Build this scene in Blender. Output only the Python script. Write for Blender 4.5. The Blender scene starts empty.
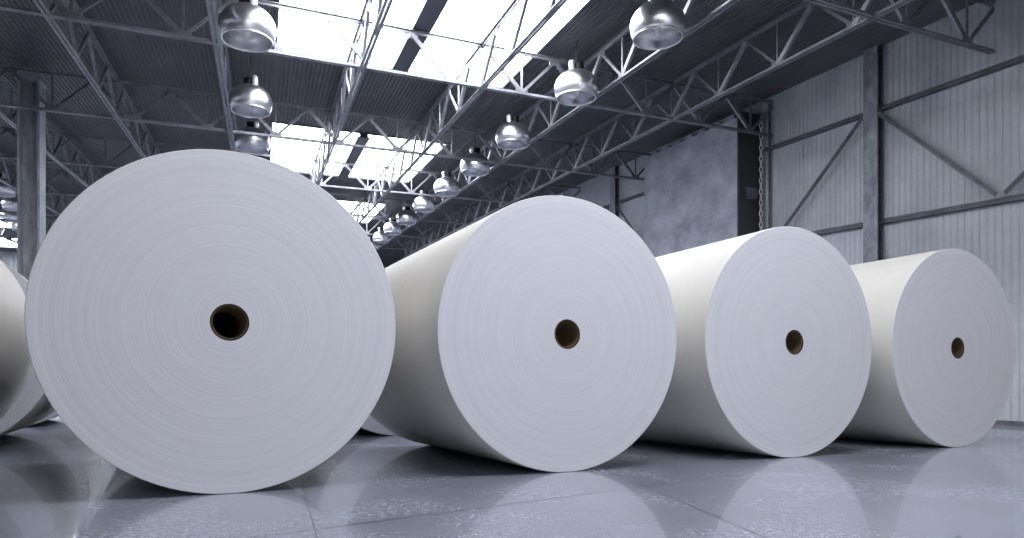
import bpy, bmesh, math, random
from mathutils import Vector, Matrix
random.seed(7)
sc = bpy.context.scene
COL = sc.collection

# ------------------------------------------------------------------ camera
CAMH = 0.644                                    # camera height above the floor
cd = bpy.data.cameras.new('camera'); cam = bpy.data.objects.new('camera', cd); COL.objects.link(cam)
cam.location = (0, 0, CAMH); cam.rotation_euler = (math.pi/2, 0, 0)
cd.sensor_width = 36; cd.lens = 715.9/1024*36; cd.shift_y = (383.3-269)/1024
cd.clip_start = 0.05; cd.clip_end = 400
sc.camera = cam

# ------------------------------------------------------------------ world, light, exposure
sc.view_settings.view_transform = 'Standard'; sc.view_settings.look = 'None'
sc.view_settings.gamma = 1; sc.view_settings.use_curve_mapping = False
sc.view_settings.exposure = 0.0
w = bpy.data.worlds.new('world'); sc.world = w; w.use_nodes = True
bgn = w.node_tree.nodes['Background']
bgn.inputs[0].default_value = (0.86, 0.90, 1.0, 1); bgn.inputs[1].default_value = 0.2

# hall frame: u across, v along, z up from the eye; the roof climbs gently to the rear
A = math.radians(22.8); CA, SA = math.cos(A), math.sin(A)
K = 597/715.9; SL = 53.3/715.9
def H(u, v, z):
    x = u*CA - v*SA; y = u*SA + v*CA
    return Vector((x*K, y, z*K + SL*y + CAMH))
def HF(u, v, z=0.0):                            # same plan position, true height above the floor
    p = H(u, v, 0); p.z = z; return p
YAW_V = math.atan2(SA*K, CA)                    # world angle of the long direction
ROOF = 6.3
SKY = [(0.33, 5.77, 1.2, 4.3), (0.33, 5.77, 9.1, 14.5), (0.33, 5.77, 19.5, 25.3), (0.33, 5.77, 30.0, 35.8), (0.33, 5.77, 40.5, 46.3),
       (-18.6, -13.2, 19.5, 25.3), (-18.6, -13.2, 30.0, 35.8), (-18.6, -13.2, 40.5, 46.3), (-18.6, -13.2, 51.0, 56.8)]
SKYLIGHT = 14.5                                 # radiance of the backlit skylight sheets
sd = bpy.data.lights.new('added_front_sun', 'SUN'); sd.energy = 0.74; sd.angle = math.radians(35); sd.color = (0.95, 0.95, 1.0)  # soft sun added from front right to brighten the roll ends; no gate built
so = bpy.data.objects.new('added_front_sun', sd); COL.objects.link(so); so.location = (6, -10, 6)
so.rotation_euler = Vector((-0.43, 0.88, -0.17)).to_track_quat('-Z', 'Y').to_euler()

# ------------------------------------------------------------------ materials
def mat(name, col, rough=0.6, metal=0.0, spec=0.5):
    m = bpy.data.materials.new(name); m.use_nodes = True
    b = m.node_tree.nodes['Principled BSDF']
    b.inputs['Base Color'].default_value = (*col, 1); b.inputs['Roughness'].default_value = rough
    b.inputs['Metallic'].default_value = metal; b.inputs['Specular IOR Level'].default_value = spec
    return m, m.node_tree.nodes, m.node_tree.links, b
def noise_col(m, c0, c1, scale=3, detail=6, lo=0.35, hi=0.65, vec_scale=None, coord='Object', dist=0.0):
    m, N, L, b = m
    tc = N.new('ShaderNodeTexCoord'); nz = N.new('ShaderNodeTexNoise'); cr = N.new('ShaderNodeValToRGB')
    nz.inputs['Scale'].default_value = scale; nz.inputs['Detail'].default_value = detail
    nz.inputs['Roughness'].default_value = 0.65; nz.inputs['Distortion'].default_value = dist
    src = tc.outputs[coord]
    if vec_scale:
        mp = N.new('ShaderNodeMapping'); mp.inputs['Scale'].default_value = vec_scale
        L.new(src, mp.inputs['Vector']); src = mp.outputs[0]
    L.new(src, nz.inputs['Vector']); L.new(nz.outputs['Fac'], cr.inputs['Fac'])
    cr.color_ramp.elements[0].position = lo; cr.color_ramp.elements[0].color = (*c0, 1)
    cr.color_ramp.elements[1].position = hi; cr.color_ramp.elements[1].color = (*c1, 1)
    L.new(cr.outputs['Color'], b.inputs['Base Color'])
    return m, N, L, b, cr
M = {}
M['steel'] = noise_col(mat('galvanised steel', (.4,.41,.44), .42, .55), (.17,.175,.20), (.29,.30,.335), 5)[0]
M['column'] = noise_col(mat('column steel', (.3,.31,.34), .45, .3), (.26,.28,.31), (.46,.48,.53), 3, vec_scale=(3,3,.8))[0]
M['wallsteel'] = noise_col(mat('wall steelwork', (.2,.21,.24), .5, .3), (.10,.105,.125), (.19,.20,.23), 4)[0]
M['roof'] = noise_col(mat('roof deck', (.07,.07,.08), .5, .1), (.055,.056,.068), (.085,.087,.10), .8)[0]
M['wall'] = noise_col(mat('wall sheet', (.3,.3,.33), .5, .0), (.38,.40,.45), (.58,.61,.65), .7, 5, .3, .7, (1,1,1.2))[0]
M['concrete'] = noise_col(mat('raw concrete', (.2,.2,.22), .75), (.26,.275,.33), (.47,.49,.56), 1.3, 10, .36, .68, (1,1,1.3), dist=.2)[0]
M['block_end_dark'] = mat('dark block end', (.045,.052,.05), .6)[0]
M['black'] = mat('black housing', (.006,.006,.007), .55, 0, .15)[0]
M['canister_glint'] = mat('bright aluminium canister', (.85,.86,.9), .25, .6)[0]  # bright tone put in as the skylight's gleam on the lamp housing
M['cable'] = mat('dark cable', (.03,.03,.035), .6)[0]
M['mullion'] = mat('skylight beam steel', (.06,.065,.085), .35, .5)[0]
M['chain'] = mat('chain steel', (.75,.76,.75), .45, .3)[0]
M['wallcolumn'] = noise_col(mat('wall column steel', (.3,.3,.33), .5, .2), (.20,.21,.25), (.40,.42,.47), 5, 8, .4, .66, (1,1,.6))[0]
m = mat('brushed aluminium reflector', (.88,.89,.93), .29, 1.0); M['dome'] = m[0]
# skylight sheet: translucent white plastic with the daylight behind it
m, N, L, b = mat('backlit translucent sheet', (.8,.82,.86), .4)
b.inputs['Emission Color'].default_value = (.935,.95,1.0,1); b.inputs['Emission Strength'].default_value = SKYLIGHT; M['glass'] = m
# paper end: fine wound rings (object space: axis = Y)
m, N, L, b = mat('wound paper edge', (.62,.64,.70), .85, 0, .2)
tc = N.new('ShaderNodeTexCoord'); sx = N.new('ShaderNodeSeparateXYZ'); L.new(tc.outputs['Object'], sx.inputs[0])
cb = N.new('ShaderNodeCombineXYZ'); L.new(sx.outputs[0], cb.inputs[0]); L.new(sx.outputs[2], cb.inputs[1])
ln = N.new('ShaderNodeVectorMath'); ln.operation = 'LENGTH'; L.new(cb.outputs[0], ln.inputs[0])
wob = N.new('ShaderNodeTexNoise'); wob.inputs['Scale'].default_value = 1.3; L.new(cb.outputs[0], wob.inputs['Vector'])
wm = N.new('ShaderNodeMath'); wm.operation = 'MULTIPLY_ADD'; wm.inputs[1].default_value = .02; L.new(wob.outputs['Fac'], wm.inputs[0]); L.new(ln.outputs['Value'], wm.inputs[2])
rings = []
for sc_, det in ((14, 3), (75, 2)):
    nz = N.new('ShaderNodeTexNoise'); nz.noise_dimensions = '1D'; nz.inputs['Scale'].default_value = sc_; nz.inputs['Detail'].default_value = det
    L.new(wm.outputs[0], nz.inputs['W']); rings.append(nz)
ad = N.new('ShaderNodeMath'); ad.operation = 'ADD'; L.new(rings[0].outputs['Fac'], ad.inputs[0]); L.new(rings[1].outputs['Fac'], ad.inputs[1])
cr = N.new('ShaderNodeValToRGB'); cr.color_ramp.elements[0].position = .3; cr.color_ramp.elements[1].position = .75
cr.color_ramp.elements[0].color = (.55,.555,.60,1); cr.color_ramp.elements[1].color = (.615,.62,.66,1)
hf = N.new('ShaderNodeMath'); hf.operation = 'MULTIPLY'; hf.inputs[1].default_value = .5; L.new(ad.outputs[0], hf.inputs[0])
L.new(hf.outputs[0], cr.inputs['Fac']); L.new(cr.outputs[0], b.inputs['Base Color'])
bp = N.new('ShaderNodeBump'); bp.inputs['Strength'].default_value = .12; bp.inputs['Distance'].default_value = .01
L.new(hf.outputs[0], bp.inputs['Height']); L.new(bp.outputs[0], b.inputs['Normal'])
M['paper_end'] = m
M['paper_side'] = noise_col(mat('smooth off-white paper web', (.8,.79,.76), .6, 0, .2), (.53,.515,.485), (.56,.55,.525), 1.5)[0]
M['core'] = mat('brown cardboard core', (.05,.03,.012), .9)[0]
# floor: polished mottled concrete with saw-cut joints
m, N, L, b = mat('polished concrete floor', (.2,.21,.24), .2, 0, .9)
tc = N.new('ShaderNodeTexCoord')
def nz(scale, det, dist=0):
    n = N.new('ShaderNodeTexNoise'); n.inputs['Scale'].default_value = scale; n.inputs['Detail'].default_value = det
    n.inputs['Distortion'].default_value = dist; n.inputs['Roughness'].default_value = .6; L.new(tc.outputs['Object'], n.inputs['Vector']); return n
def ramp(src, p0, c0, p1, c1):
    r = N.new('ShaderNodeValToRGB'); r.color_ramp.elements[0].position = p0; r.color_ramp.elements[1].position = p1
    r.color_ramp.elements[0].color = (*c0, 1); r.color_ramp.elements[1].color = (*c1, 1); L.new(src, r.inputs[0]); return r
big = nz(.7, 5); fine = nz(34, 10, .6); mid = nz(1.1, 5, .5)
base = ramp(big.outputs['Fac'], .35, (.18,.20,.25), .65, (.255,.28,.345))
spk = ramp(fine.outputs['Fac'], .49, (0,0,0), .62, (1,1,1))
pat = ramp(mid.outputs['Fac'], .44, (0,0,0), .66, (1,1,1))
ml = N.new('ShaderNodeMath'); ml.operation = 'MULTIPLY'; L.new(spk.outputs[0], ml.inputs[0]); L.new(pat.outputs[0], ml.inputs[1])
mc = N.new('ShaderNodeMix'); mc.data_type = 'RGBA'; L.new(ml.outputs[0], mc.inputs['Factor']); L.new(base.outputs[0], mc.inputs['A']); mc.inputs['B'].default_value = (.345,.375,.45,1)
def G(px, py):                                  # image point -> floor point used only to survey the joints
    y = 715.9*CAMH/(py-383.3); return ((px-512)/715.9*y, y)
joints = [(G(604.8,469.3), G(763,536.7)), (G(259,536.7), G(710,478)), (G(303,487), G(316.6,536.7))]
sp = N.new('ShaderNodeSeparateXYZ'); L.new(tc.outputs['Object'], sp.inputs[0])
cur = None
for (p, q), jw in zip(joints, (.006, .010, .0036)):
    dx, dy = q[0]-p[0], q[1]-p[1]; n_ = math.hypot(dx, dy); nx, ny = -dy/n_, dx/n_; c_ = -(nx*p[0]+ny*p[1])
    a1 = N.new('ShaderNodeMath'); a1.operation = 'MULTIPLY_ADD'; a1.inputs[1].default_value = nx; a1.inputs[2].default_value = c_; L.new(sp.outputs[0], a1.inputs[0])
    a2 = N.new('ShaderNodeMath'); a2.operation = 'MULTIPLY_ADD'; a2.inputs[1].default_value = ny; L.new(sp.outputs[1], a2.inputs[0]); L.new(a1.outputs[0], a2.inputs[2])
    a3 = N.new('ShaderNodeMath'); a3.operation = 'ABSOLUTE'; L.new(a2.outputs[0], a3.inputs[0])
    a4 = N.new('ShaderNodeMath'); a4.operation = 'LESS_THAN'; a4.inputs[1].default_value = jw; L.new(a3.outputs[0], a4.inputs[0])
    if cur is None: cur = a4
    else:
        mm = N.new('ShaderNodeMath'); mm.operation = 'MAXIMUM'; L.new(cur.outputs[0], mm.inputs[0]); L.new(a4.outputs[0], mm.inputs[1]); cur = mm
mj = N.new('ShaderNodeMix'); mj.data_type = 'RGBA'; L.new(cur.outputs[0], mj.inputs['Factor']); L.new(mc.outputs['Result'], mj.inputs['A']); mj.inputs['B'].default_value = (.04,.042,.05,1)
L.new(mj.outputs['Result'], b.inputs['Base Color'])
rr = ramp(ml.outputs[0], 0, (.17,)*3, 1, (.34,)*3)
ra = N.new('ShaderNodeMath'); ra.operation = 'MULTIPLY_ADD'; ra.inputs[1].default_value = .10; L.new(big.outputs['Fac'], ra.inputs[0]); L.new(rr.outputs[0], ra.inputs[2])
L.new(ra.outputs[0], b.inputs['Roughness'])
b.inputs['Coat Weight'].default_value = .5; cr_ = ramp(ml.outputs[0], 0, (.035,)*3, 1, (.2,)*3); L.new(cr_.outputs[0], b.inputs['Coat Roughness']); b.inputs['Coat IOR'].default_value = 1.5
M['floor'] = m

# ------------------------------------------------------------------ helpers
def mkobj(name, bm, mats, parent=None, smooth=False, loc=(0,0,0)):
    me = bpy.data.meshes.new(name); bm.normal_update(); bm.to_mesh(me); bm.free()
    if not isinstance(mats, (list, tuple)): mats = [mats]
    for x in mats: me.materials.append(x)
    if smooth:
        for p in me.polygons: p.use_smooth = True
    o = bpy.data.objects.new(name, me); COL.objects.link(o); o.location = loc
    if parent: o.parent = parent
    return o
def tag(o, label, cat, group=None):
    o['label'] = label; o['category'] = cat
    if group: o['group'] = group
    return o
def thing(name, label, cat, loc=(0,0,0), rz=0, group=None):
    o = bpy.data.objects.new(name, None); COL.objects.link(o); o.location = loc; o.rotation_euler = (0,0,rz)
    o.empty_display_size = .1
    return tag(o, label, cat, group)
def struct(o): o['kind'] = 'structure'; return o
def copy_part(src, parent, loc):
    c = src.copy(); COL.objects.link(c); c.parent = parent; c.location = loc; return c
def hexa(bm, p):                                # 8 points: bottom 4, top 4
    vs = [bm.verts.new(q) for q in p]
    for f in ((3,2,1,0),(4,5,6,7),(0,1,5,4),(1,2,6,5),(2,3,7,6),(3,0,4,7)): bm.faces.new([vs[i] for i in f])
def hbox(bm, u0, u1, v0, v1, z0, z1, off=Vector((0,0,0))):
    hexa(bm, [H(u,v,z)-off for z in (z0,z1) for (u,v) in ((u0,v0),(u1,v0),(u1,v1),(u0,v1))])
def fbox(bm, u0, u1, v0, v1, f0, z1, off=Vector((0,0,0))):     # bottom at true floor height f0, top follows the roof
    a = [HF(u,v,f0)-off for (u,v) in ((u0,v0),(u1,v0),(u1,v1),(u0,v1))]
    b_ = [H(u,v,z1)-off for (u,v) in ((u0,v0),(u1,v0),(u1,v1),(u0,v1))]
    hexa(bm, a+b_)
def bar(bm, a, b_, w_, h_, side):               # rectangular bar between two points; 'side' = width direction
    d = (b_-a).normalized(); s = (side - d*side.dot(d)).normalized(); t_ = d.cross(s)
    hexa(bm, [p + s*sx*w_/2 + t_*sy*h_/2 for p in (a, b_) for (sx, sy) in ((-1,-1),(1,-1),(1,1),(-1,1))])
def chord(bm, a, b_, side, sz=.055, up=1):      # double angle: two L sections back to back with a slot
    d = (b_-a).normalized(); s = (side - d*side.dot(d)).normalized(); t_ = d.cross(s)
    if t_.z < 0: t_ = -t_
    t_ = t_*up; th = .010; g_ = .010
    for q in (-1, 1):
        prof = [(g_,0),(g_,sz),(g_+th,sz),(g_+th,th),(sz,th),(sz,0)]
        vs = [[bm.verts.new(p + s*q*x + t_*y) for (x,y) in prof] for p in (a, b_)]
        n = len(prof)
        for i in range(n):
            j = (i+1) % n; bm.faces.new((vs[0][i], vs[0][j], vs[1][j], vs[1][i]))
        for r in vs:
            bm.faces.new((r[0],r[1],r[2],r[3])); bm.faces.new((r[0],r[3],r[4],r[5]))
    
def lathe(bm, prof, n=40, mat_i=None, ax='Z'):
    rings_ = []
    for (r, z) in prof:
        rings_.append([bm.verts.new((r*math.cos(2*math.pi*i/n), r*math.sin(2*math.pi*i/n), z) if ax == 'Z' else (r*math.cos(2*math.pi*i/n), z, r*math.sin(2*math.pi*i/n))) for i in range(n)])
    for k in range(len(rings_)-1):
        for i in range(n):
            f = bm.faces.new((rings_[k][i], rings_[k][(i+1)%n], rings_[k+1][(i+1)%n], rings_[k+1][i]))
            if mat_i: f.material_index = mat_i[k]
    return rings_

# ------------------------------------------------------------------ shell
bm = bmesh.new(); hexa(bm, [(-45,-14,-.3),(40,-14,-.3),(40,75,-.3),(-45,75,-.3),(-45,-14,0),(40,-14,0),(40,75,0),(-45,75,0)])
struct(mkobj('floor', bm, M['floor']))
UW = 12.7; UL = -24.0; VN, VF = 0.5, 60.0
# roof deck: trapezoidal sheet, ribs along the hall, open at the skylights
def deck(bm, u0, u1, v0, v1, pitch=.10, dep=.028):
    us = []; u = u0
    while u < u1-1e-6:
        for (du, dz) in ((0,0),(.30*pitch,0),(.45*pitch,dep),(.85*pitch,dep)):
            if u+du < u1: us.append((u+du, dz))
        u += pitch
    us.append((u1, 0))
    r = [[bm.verts.new(H(a_, v, ROOF+dz+e)) for (a_, dz) in us] for v in (v0, v1) for e in (0, .05)]
    for k in range(len(us)-1):
        bm.faces.new((r[0][k], r[2][k], r[2][k+1], r[0][k+1])); bm.faces.new((r[1][k], r[1][k+1], r[3][k+1], r[3][k]))
    for (p, q) in ((0,1),(3,2)):
        for k in range(len(us)-1): bm.faces.new((r[p][k], r[p][k+1], r[q][k+1], r[q][k]))
bm = bmesh.new()
cols = [(UL,-18.6,None),(-18.6,-13.2,1),(-13.2,.33,None),(.33,5.77,0),(5.77,UW+.3,None)]
for (u0,u1,k) in cols:
    if k is None: deck(bm, u0, u1, VN, VF); continue
    v = VN
    for s in [s for s in SKY if s[0] == u0]:
        deck(bm, u0, u1, v, s[2]); v = s[3]
    deck(bm, u0, u1, v, VF)
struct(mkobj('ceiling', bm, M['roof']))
# skylights: curb, beam and glazing
for i, (u0,u1,v0,v1) in enumerate(SKY):
    bm = bmesh.new(); c = .06
    hbox(bm,u0-c,u0,v0-c,v1+c,ROOF-.02,ROOF+.10); hbox(bm,u1,u1+c,v0-c,v1+c,ROOF-.02,ROOF+.10)
    hbox(bm,u0,u1,v0-c,v0,ROOF-.02,ROOF+.10); hbox(bm,u0,u1,v1,v1+c,ROOF-.02,ROOF+.10)
    f = struct(mkobj('window_%d' % (i+1), bm, M['mullion']))
    bm = bmesh.new(); um = (u0+u1)/2
    hbox(bm,um-.13,um+.13,v0,v1,ROOF-.10,ROOF+.08); hbox(bm,um-.19,um+.19,v0,v1,ROOF-.13,ROOF-.10)
    mkobj('window_beam', bm, M['mullion'], f)
    bm = bmesh.new(); hbox(bm,u0,um-.11,v0,v1,ROOF+.05,ROOF+.07); hbox(bm,um+.11,u1,v0,v1,ROOF+.05,ROOF+.07)
    mkobj('window_pane', bm, M['glass'], f)
# walls with vertical ribs
def ribwall(name, pts_fn, t0, t1, pitch, dep, flip=False):
    bm = bmesh.new(); lst = []; t_ = t0; k = 0
    while t_ < t1:
        for (dt, dd) in ((0,0),(.42*pitch,0),(.52*pitch,dep),(.90*pitch,dep)): lst.append((t_+dt*1.0, dd))
        t_ += pitch
    lo_ = [bm.verts.new(pts_fn(t_, dd, 0)) for (t_, dd) in lst]; hi_ = [bm.verts.new(pts_fn(t_, dd, 1)) for (t_, dd) in lst]
    lob = [bm.verts.new(pts_fn(t_, .2, 0)) for (t_, dd) in lst]; hib = [bm.verts.new(pts_fn(t_, .2, 1)) for (t_, dd) in lst]
    for k in range(len(lst)-1):
        bm.faces.new((lo_[k], lo_[k+1], hi_[k+1], hi_[k])); bm.faces.new((lob[k], hib[k], hib[k+1], lob[k+1]))
        bm.faces.new((hi_[k], hi_[k+1], hib[k+1], hib[k]))
    return struct(mkobj(name, bm, M['wall']))
ribwall('wall_right', lambda t_, d, h: HF(UW+d, t_, -.02) if not h else H(UW+d, t_, ROOF), 1.5, VF, .13, .013)
ribwall('wall_left', lambda t_, d, h: HF(UL-d, t_, -.02) if not h else H(UL-d, t_, ROOF), -8, VF, .4, .05)
ribwall('wall_far', lambda t_, d, h: HF(t_, VF+d, -.02) if not h else H(t_, VF+d, ROOF), UL, UW+.2, .4, .05)
ribwall('wall_front_blocker', lambda t_, d, h: HF(t_, -8+d, -.02) if not h else H(t_, -8+d, ROOF), UL, -3, .4, .05)  # unseen partial wall, added to shut out light from the front left
bm = bmesh.new()
hexa(bm, [HF(u,v,f) for f in (-.01,.07) for (u,v) in ((UW-.05,1.5),(UW-.001,1.5),(UW-.001,VF),(UW-.05,VF))])
struct(mkobj('baseboard_right', bm, M['wallsteel']))

# ------------------------------------------------------------------ roof trusses
P = 1.65; ZB, ZT = 5.2, 6.08
eu = (H(1,0,0)-H(0,0,0)).normalized(); ev = (H(0,1,0)-H(0,0,0)).normalized(); ez = Vector((0,0,1))
def truss(name, label, group, along_u, fixed, n0, n1, start, first=None, e0=None, e1=None):
    """bottom nodes at start + P*k for k in n0..n1, top nodes halfway between"""
    f_ = (lambda t_, z, o_=0: H(t_, fixed+o_, z)) if along_u else (lambda t_, z, o_=0: H(fixed+o_, t_, z))
    side = ev if along_u else eu
    org = f_(start, ZB)
    T = thing(name, label, 'roof truss', org, 0, group)
    if first:
        for ch in first.children: copy_part(ch, T, ch.location)
        return T
    nodes = [start+P*k for k in range(n0, n1+1)]
    a = e0 if e0 is not None else nodes[0]-P/2; b_ = e1 if e1 is not None else nodes[-1]+P/2
    bm = bmesh.new(); chord(bm, f_(a,ZB)-org, f_(b_,ZB)-org, side)
    for t_ in nodes: bar(bm, f_(t_-.14,ZB+.07)-org, f_(t_+.14,ZB+.07)-org, .016, .13, side)
    mkobj('lower_chord', bm, M['steel'], T)
    bm = bmesh.new(); chord(bm, f_(a,ZT+.07)-org, f_(b_,ZT+.07)-org, side, up=-1)
    for t_ in [x+P/2 for x in nodes[:-1]]: bar(bm, f_(t_-.14,ZT-.02)-org, f_(t_+.14,ZT-.02)-org, .016, .12, side)
    mkobj('upper_chord', bm, M['steel'], T)
    protos = []
    for (q, wd, nm) in ((-1, .07, 'diagonal_brace'), (1, .05, 'diagonal_brace'), (0, .032, 'vertical_post')):
        bm = bmesh.new(); A0 = f_(start,ZB+.05)-org; B0 = f_(start+q*P/2,ZT)-org
        bar(bm, A0, B0, wd*.75, wd, side)
        me = bpy.data.meshes.new(nm); bm.to_mesh(me); bm.free(); me.materials.append(M['steel']); protos.append((q, nm, me))
    step = f_(start+P,ZB)-f_(start,ZB)
    for k in range(n0, n1+1):
        for (q, nm, me) in protos:
            if along_u is False and False: continue
            o = bpy.data.objects.new(nm, me); COL.objects.link(o); o.parent = T; o.location = step*k
    return T
ords = ['first','second','third','fourth','fifth','sixth','seventh','eighth','ninth','tenth','eleventh']
cross_v = [6.85, 12.1, 17.35, 22.6, 27.85, 33.1, 38.35]
cl = ['steel cross truss highest in the photo, its end jutting over the wall at top right',
      'steel cross truss spanning from top left to the hanging chain by the concrete block',
      'steel cross truss crossing the left column, ending left of the concrete block',
      'steel cross truss between the second and third skylights, third below the top left corner',
      'steel cross truss at the far end of the second skylight, behind the right lamp row',
      'steel cross truss across the third skylight deep in the hall',
      'farthest visible steel cross truss above the smallest lamps']
f0 = None
for i, v in enumerate(cross_v):
    t_ = truss('roof_truss', cl[i], 'steel cross trusses under the roof', True, v, -18, 0, 11.92, f0, e0=11.92-18*P-.5, e1=UW-.02)
    f0 = f0 or t_
ll = {9.43:'long steel truss nearest the right wall, running back over the concrete block',
      6.90:'long steel truss directly behind the right-hand row of dome lamps',
      4.40:'long steel truss crossing the right side of the skylights, left of the right lamp row',
      1.86:'long steel truss crossing the left half of the skylights',
      -.74:'long steel truss seen almost edge-on just left of the left-hand lamp row',
      -3.26:'long steel truss descending from the top left corner toward the nearest roll',
      -5.8:'long steel truss passing just behind the top of the left column',
      -8.35:'long steel truss left of the column, first seen past its left side',
      -10.9:'long steel truss far left, second past the column',
      -13.4:'farthest left long steel truss beside the distant skylights'}
f0 = None
for u, lab in ll.items():
    t_ = truss('roof_truss', lab, 'long steel trusses running down the hall', False, u, -4, 18, 12.16, f0, e0=VN+.2, e1=VF-17)
    f0 = f0 or t_

# ------------------------------------------------------------------ columns, wall steelwork
def hcol(name, label, u0, u1, v0, v1, z1, mt, tf=.05, n_rib=0):
    """H column: flanges at the u ends, web facing along the hall"""
    T = thing(name, label, 'column', HF((u0+u1)/2,(v0+v1)/2,0)); off = T.location.copy()
    bm = bmesh.new(); fbox(bm,u0,u0+tf,v0,v1,0,z1,off); fbox(bm,u1-tf,u1,v0,v1,0,z1,off); mkobj('flange', bm, mt, T)
    vm = v0+(v1-v0)*.6
    bm = bmesh.new(); fbox(bm,u0+tf,u1-tf,vm-.03,vm+.03,0,z1,off); mkobj('web', bm, mt, T)
    bm = bmesh.new(); fbox(bm,u0-.06,u1+.06,v0-.06,v1+.06,0,-1.6,off); 
    me_ = mkobj('base_plate', bm, mt, T)
    for vtx in me_.data.vertices:
        if vtx.co.z > 0.001: vtx.co.z = .03
    bm = bmesh.new(); hbox(bm,u0-.04,u1+.04,v0-.04,v1+.04,z1,z1+.04,off); mkobj('cap_plate', bm, mt, T)
    return T
hcol('steel_column', 'tall grey steel column at the far left, rising behind the nearest roll', -5.36, -4.92, 17.68, 18.12, 6.0, M['column'])
for v, lab in ((9.17, 'wide steel wall column right of the concrete block, between the braces'),
               (19.75, 'dark steel wall column left of the concrete block'),
               (30.2, 'steel wall column deep in the hall, farthest on the right wall')):
    T = thing('wall_column', lab, 'column', HF(UW-.10, v, 0), 0, None); off = T.location.copy()
    bm = bmesh.new(); fbox(bm,UW-.19,UW-.16,v-.17,v+.17,0,ROOF-.02,off); mkobj('flange', bm, M['wallcolumn'], T)
    bm = bmesh.new(); fbox(bm,UW-.16,UW-.06,v-.03,v+.03,0,ROOF-.02,off); mkobj('web', bm, M['wallsteel'], T)
    bm = bmesh.new(); fbox(bm,UW-.06,UW-.005,v-.17,v+.17,0,ROOF-.02,off); mkobj('rear_flange', bm, M['wallsteel'], T)
RA, RB = 4.9, 2.4
def seg(name, label, cat, pts, w_=.11, h_=.11, group=None):
    org = H(*pts[0]); bm = bmesh.new()
    for a, b_ in zip(pts[:-1], pts[1:]):
        chord(bm, H(*a)-org, H(*b_)-org, eu if abs(a[2]-b_[2]) < .2 else ez, sz=w_)
    o = mkobj(name, bm, M['wallsteel'], None, False, org); return tag(o, label, cat, group)
def rail(label, v0, v1, z):
    org = H(UW-.06, v0, z); bm = bmesh.new()
    hbox(bm,UW-.12,UW-.01,v0,v1,z-.015,z+.015,org); hbox(bm,UW-.03,UW-.005,v0,v1,z-.065,z+.065,org); hbox(bm,UW-.12,UW-.10,v0,v1,z-.05,z+.015,org)
    return tag(mkobj('wall_rail', bm, M['wallsteel'], None, False, org), label, 'rail', 'horizontal rails on the right wall')
g = 'horizontal rails on the right wall'
rail('upper dark wall rail right of the wide wall column', 1.8, 9.0, RA)
rail('lower dark wall rail right of the wide wall column', 1.8, 9.0, RB)
rail('upper dark wall rail between the wide wall column and the hanging chain', 9.34, 12.3, RA)
rail('lower dark wall rail between the wide wall column and the hanging chain', 9.34, 12.3, RB)
rail('upper dark wall rail just left of the concrete block', 16.8, 19.5, RA)
rail('lower dark wall rail just left of the concrete block', 16.8, 19.5, RB)
rail('upper dark wall rail beyond the column left of the concrete block', 20.0, 29.9, RA)
rail('lower dark wall rail beyond the column left of the concrete block', 20.0, 29.9, RB)
def brace(label, v0, z0, v1, z1):
    a, b_ = H(UW-.19, v0, z0), H(UW-.19, v1, z1); bm = bmesh.new()
    bar(bm, Vector((0,0,0)), b_-a, .02, .075, eu); bar(bm, Vector((0,0,0)), b_-a, .06, .012, eu)
    tag(mkobj('diagonal_brace', bm, M['wallsteel'], None, False, a), label, 'brace', 'diagonal braces on the right wall')
brace('diagonal wall brace falling rightward from the wide wall column', 8.98, RA-.12, 6.70, RB+.1)
brace('diagonal wall brace rising toward the right edge of the photo', 6.55, RB+.1, 4.2, RA-.12)
brace('diagonal wall brace falling leftward from the wide wall column', 9.36, RA-.12, 11.7, RB+.1)
brace('diagonal wall brace falling rightward from the dark column left of the block', 19.5, RA-.12, 17.2, RB+.1)
brace('diagonal wall brace just left of the dark column beyond the block', 20.0, RA-.12, 22.3, RB+.1)
# concrete block on the right wall, with its dark end and junction box
UB, VB0, VB1 = 11.84, 12.46, 16.72
T = thing('concrete_block', 'stained grey concrete wall block projecting from the right wall behind the rolls', 'wall block', HF(UB,VB0,0)); off = T.location.copy()
bm = bmesh.new(); fbox(bm,UB,UW-.005,VB0+.03,VB1,0,5.75,off)
for k in range(7): hbox(bm,UB+.1,UW-.1,VB0+.25+k*.58,VB0+.55+k*.58,5.75,5.9,off)
mkobj('concrete_body', bm, M['concrete'], T)
bm = bmesh.new(); fbox(bm,UB-.005,UW-.005,VB0-.02,VB0+.03,0,5.9,off); mkobj('dark_end', bm, M['block_end_dark'], T)  # near end of the block, a thin slab in a flat darker colour
bm = bmesh.new(); hbox(bm,UB+.25,UB+.6,VB0-.08,VB0-.02,3.55,3.85,off); mkobj('junction_box', bm, M['wallsteel'], T)
# chain and pipe beside the block
cz0, cz1 = 1.3, 5.85; cu, cv = UW-.14, VB0-.09
p0, p1 = H(cu,cv,cz0), H(cu,cv,cz1); bm = bmesh.new(); n = int((p1.z-p0.z)/.125)
for k in range(n):
    z = k*.125; R_, r_ = .033, .016; ring = []
    for i in range(12):
        a = 2*math.pi*i/12; ctr = Vector((math.cos(a)*R_, 0, math.sin(a)*R_*2.3+.06)); nrm = Vector((math.cos(a),0,math.sin(a)))
        lp = []
        for j in range(5):
            b_ = 2*math.pi*j/5; q = ctr + nrm*r_*math.cos(b_) + Vector((0,1,0))*r_*math.sin(b_)
            if k % 2: q = Vector((q.y, q.x, q.z))
            lp.append(bm.verts.new(q+Vector((0,0,z))))
        ring.append(lp)
    for i in range(12):
        for j in range(5): bm.faces.new((ring[i][j], ring[(i+1)%12][j], ring[(i+1)%12][(j+1)%5], ring[i][(j+1)%5]))
tag(mkobj('hanging_chain', bm, M['chain'], None, True, p0), 'pale steel link chain hanging beside the dark end of the concrete block', 'chain')
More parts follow.
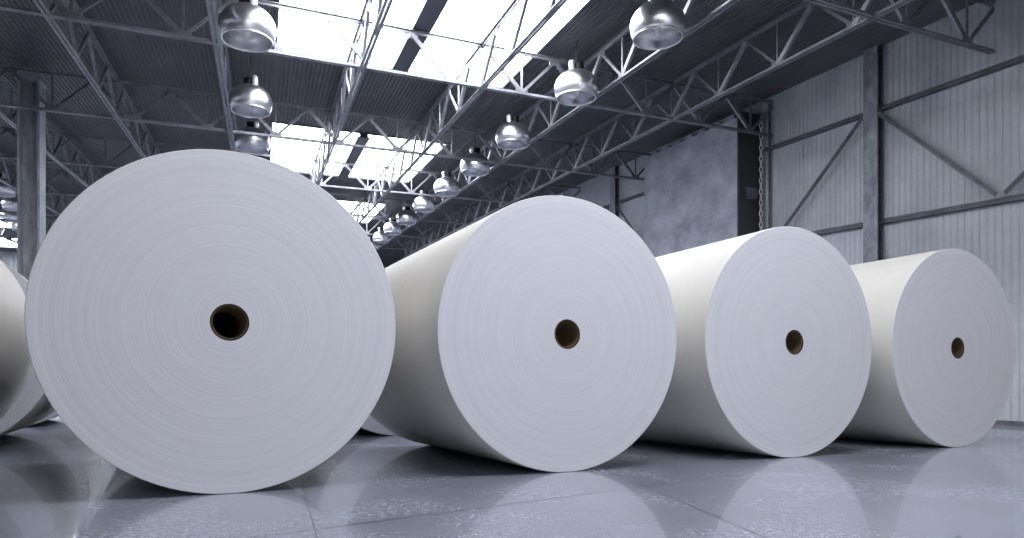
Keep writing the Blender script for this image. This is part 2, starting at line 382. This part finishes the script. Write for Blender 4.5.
bm = bmesh.new(); q0 = HF(UW-.07,VB0-.32,0); lathe(bm, [(0,0),(.025,0),(.025,H(UW-.07,VB0-.32,6.2).z),(0,H(UW-.07,VB0-.32,6.2).z)], 14)
tag(mkobj('wall_pipe', bm, M['wallsteel'], None, True, q0), 'thin dark vertical pipe on the wall just right of the hanging chain', 'pipe')

# ------------------------------------------------------------------ dome lamps
LZ = 5.27
def make_lamp():
    T = thing('dome_lamp', '', 'lamp')
    n = 48; Rm = .40; prof = []
    # outer skin: bulging dome narrowing a little at the mouth
    for i in range(19):
        a = math.radians(-28 + i*(90+28-8)/18); prof.append((Rm*math.cos(a), Rm*(.80 if a > 0 else .95)*math.sin(a)))
    prof_in = [(max(r-.012,.01), z-.006) for (r, z) in reversed(prof)]
    bm = bmesh.new(); rg = lathe(bm, prof+prof_in, n)
    for i in range(n): bm.faces.new((rg[-1][i], rg[-1][(i+1)%n], rg[0][(i+1)%n], rg[0][i]))
    mkobj('reflector', bm, M['dome'], T, True)
    r0, z0 = prof[0]
    bm = bmesh.new(); rg = lathe(bm, [(r0-.014,z0-.002),(r0-.014,z0-.012),(r0+.006,z0-.012),(r0+.006,z0+.006),(r0-.014,z0-.002)], n)
    mkobj('rim', bm, M['dome'], T, True)
    bm = bmesh.new(); zt = Rm*.8
    rg = lathe(bm, [(0,zt-.04),(.085,zt-.04),(.085,zt+.12),(.075,zt+.14),(0,zt+.14)], 28); mkobj('ballast_housing', bm, M['black'], T, False).location = (.055,0,0)
    bm = bmesh.new(); lathe(bm, [(0,zt-.05),(.055,zt-.05),(.055,zt+.14),(.04,zt+.17),(0,zt+.17)], 24); o = mkobj('canister_glint', bm, M['canister_glint'], T, True); o.location = (-.085,-.03,0)  # bright part standing in for the skylight's reflection on the housing
    bm = bmesh.new(); lathe(bm, [(0,-.16),(.028,-.15),(.055,-.06),(.055,.05),(.03,.12),(.03,zt-.05),(0,zt-.05)], 20); mkobj('bulb', bm, M['bulb'], T, True)
    bm = bmesh.new(); lathe(bm, [(0,zt+.13),(.008,zt+.13),(.008,.86),(0,.86)], 8); mkobj('suspension_cable', bm, M['cable'], T)
    return T
M['bulb'] = mat('unlit frosted bulb', (.75,.77,.8), .25, 0, .5)[0]
lamp0 = make_lamp(); used = False
vs_ = [8.55, 11.45, 15.0, 18.1, 21.3, 24.6, 27.9, 31.1, 34.4, 37.7]
def place_lamp(u, v, label, group, mirror=False):
    global used
    if not used: T = lamp0; used = True
    else:
        T = lamp0.copy(); COL.objects.link(T)
        for ch in lamp0.children: copy_part(ch, T, ch.location)
    T.location = H(u, v, LZ); T['label'] = label; T['group'] = group
    T.rotation_euler = (0,0,math.pi*.85 if mirror else 0)
    top = H(u, v, ROOF).z - T.location.z
    for ch in T.children:
        if ch.name.startswith('suspension_cable'): ch.scale = (1,1,top/.86); ch.location.z = -.45*(top/.86-1) if top < .86 else 0
for i, v in enumerate(vs_):
    place_lamp(6.33, v, 'silver dome lamp in the right-hand row, %s from the front' % (ords[i] if i else 'largest and nearest, first'), 'dome lamps of the right-hand row')
for i, v in enumerate([11.4, 15.05, 18.2]):
    place_lamp(-.22, v, 'silver dome lamp of the left-hand row, %s' % ['largest, at the top edge','middle one hanging below the largest','third, just above the nearest roll','behind the top of the nearest roll'][i], 'dome lamps of the left-hand row', True)
for i, (u, v) in enumerate([(-8.9,27.8),(-9.5,31.1),(-10.7,34.4),(-11.2,37.7),(-11.6,41.0)]):
    place_lamp(u, v, 'small distant dome lamp at the left edge, %s from the top' % ords[i], 'distant dome lamps left of the column', True)

# ------------------------------------------------------------------ paper rolls
YR = .4603; l_ = Vector((math.cos(YR), math.sin(YR), 0)); d_ = Vector((-math.sin(YR), math.cos(YR), 0))
HUB = Vector((-1.6455, 4.1743, 1.0)); SP = 2.2848; RL = 2.6218; GAP = 1.4252; RC = .108
def make_roll():
    T = thing('paper_roll', '', 'paper roll')
    n = 256; e = .004; bm = bmesh.new()
    prof = [(RC,0),(1-e,0),(1-.002,.002),(1,e),(1,RL-e),(1-.002,RL-.002),(1-e,RL),(RC,RL)]
    lathe(bm, prof, n, [0,0,1,1,1,0,0], 'Y')
    o = mkobj('paper_winding', bm, [M['paper_end'], M['paper_side']], T, False)
    for p in o.data.polygons: p.use_smooth = (p.material_index == 1)
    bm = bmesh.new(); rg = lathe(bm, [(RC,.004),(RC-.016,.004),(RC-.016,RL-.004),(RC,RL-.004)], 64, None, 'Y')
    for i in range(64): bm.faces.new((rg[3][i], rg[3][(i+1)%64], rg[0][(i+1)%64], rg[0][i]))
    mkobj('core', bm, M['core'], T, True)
    return T
roll0 = make_roll(); ru = False
def place_roll(k, row, label):
    global ru
    if not ru: T = roll0; ru = True
    else:
        T = roll0.copy(); COL.objects.link(T)
        for ch in roll0.children: copy_part(ch, T, ch.location)
    p = HUB + l_*SP*k + d_*(RL+GAP)*row; T.location = p
    T.rotation_euler = (0, 0, YR); T['label'] = label; T['group'] = 'giant rolls of white paper standing on the floor'
    return T
place_roll(0, 0, 'largest and nearest white paper roll, left of centre')
place_roll(1, 0, 'second largest white paper roll, front row, in the centre')
place_roll(2, 0, 'white paper roll right of centre, between the central roll and the rightmost')
place_roll(3, 0, 'rightmost and smallest white paper roll of the front row')
place_roll(-1, 0, 'paper roll cut off by the left edge, its grey curved side facing the nearest roll')
place_roll(-1, 1, 'paper roll behind the cut-off left roll, showing a pale crescent of its end')
place_roll(-1, 2, 'third-row paper roll at left, a thin sliver seen low beside the nearest roll')
place_roll(0, 1, 'second-row paper roll hidden directly behind the nearest roll')
place_roll(1, 1, 'second-row paper roll whose pale edge shows low between the two largest rolls')
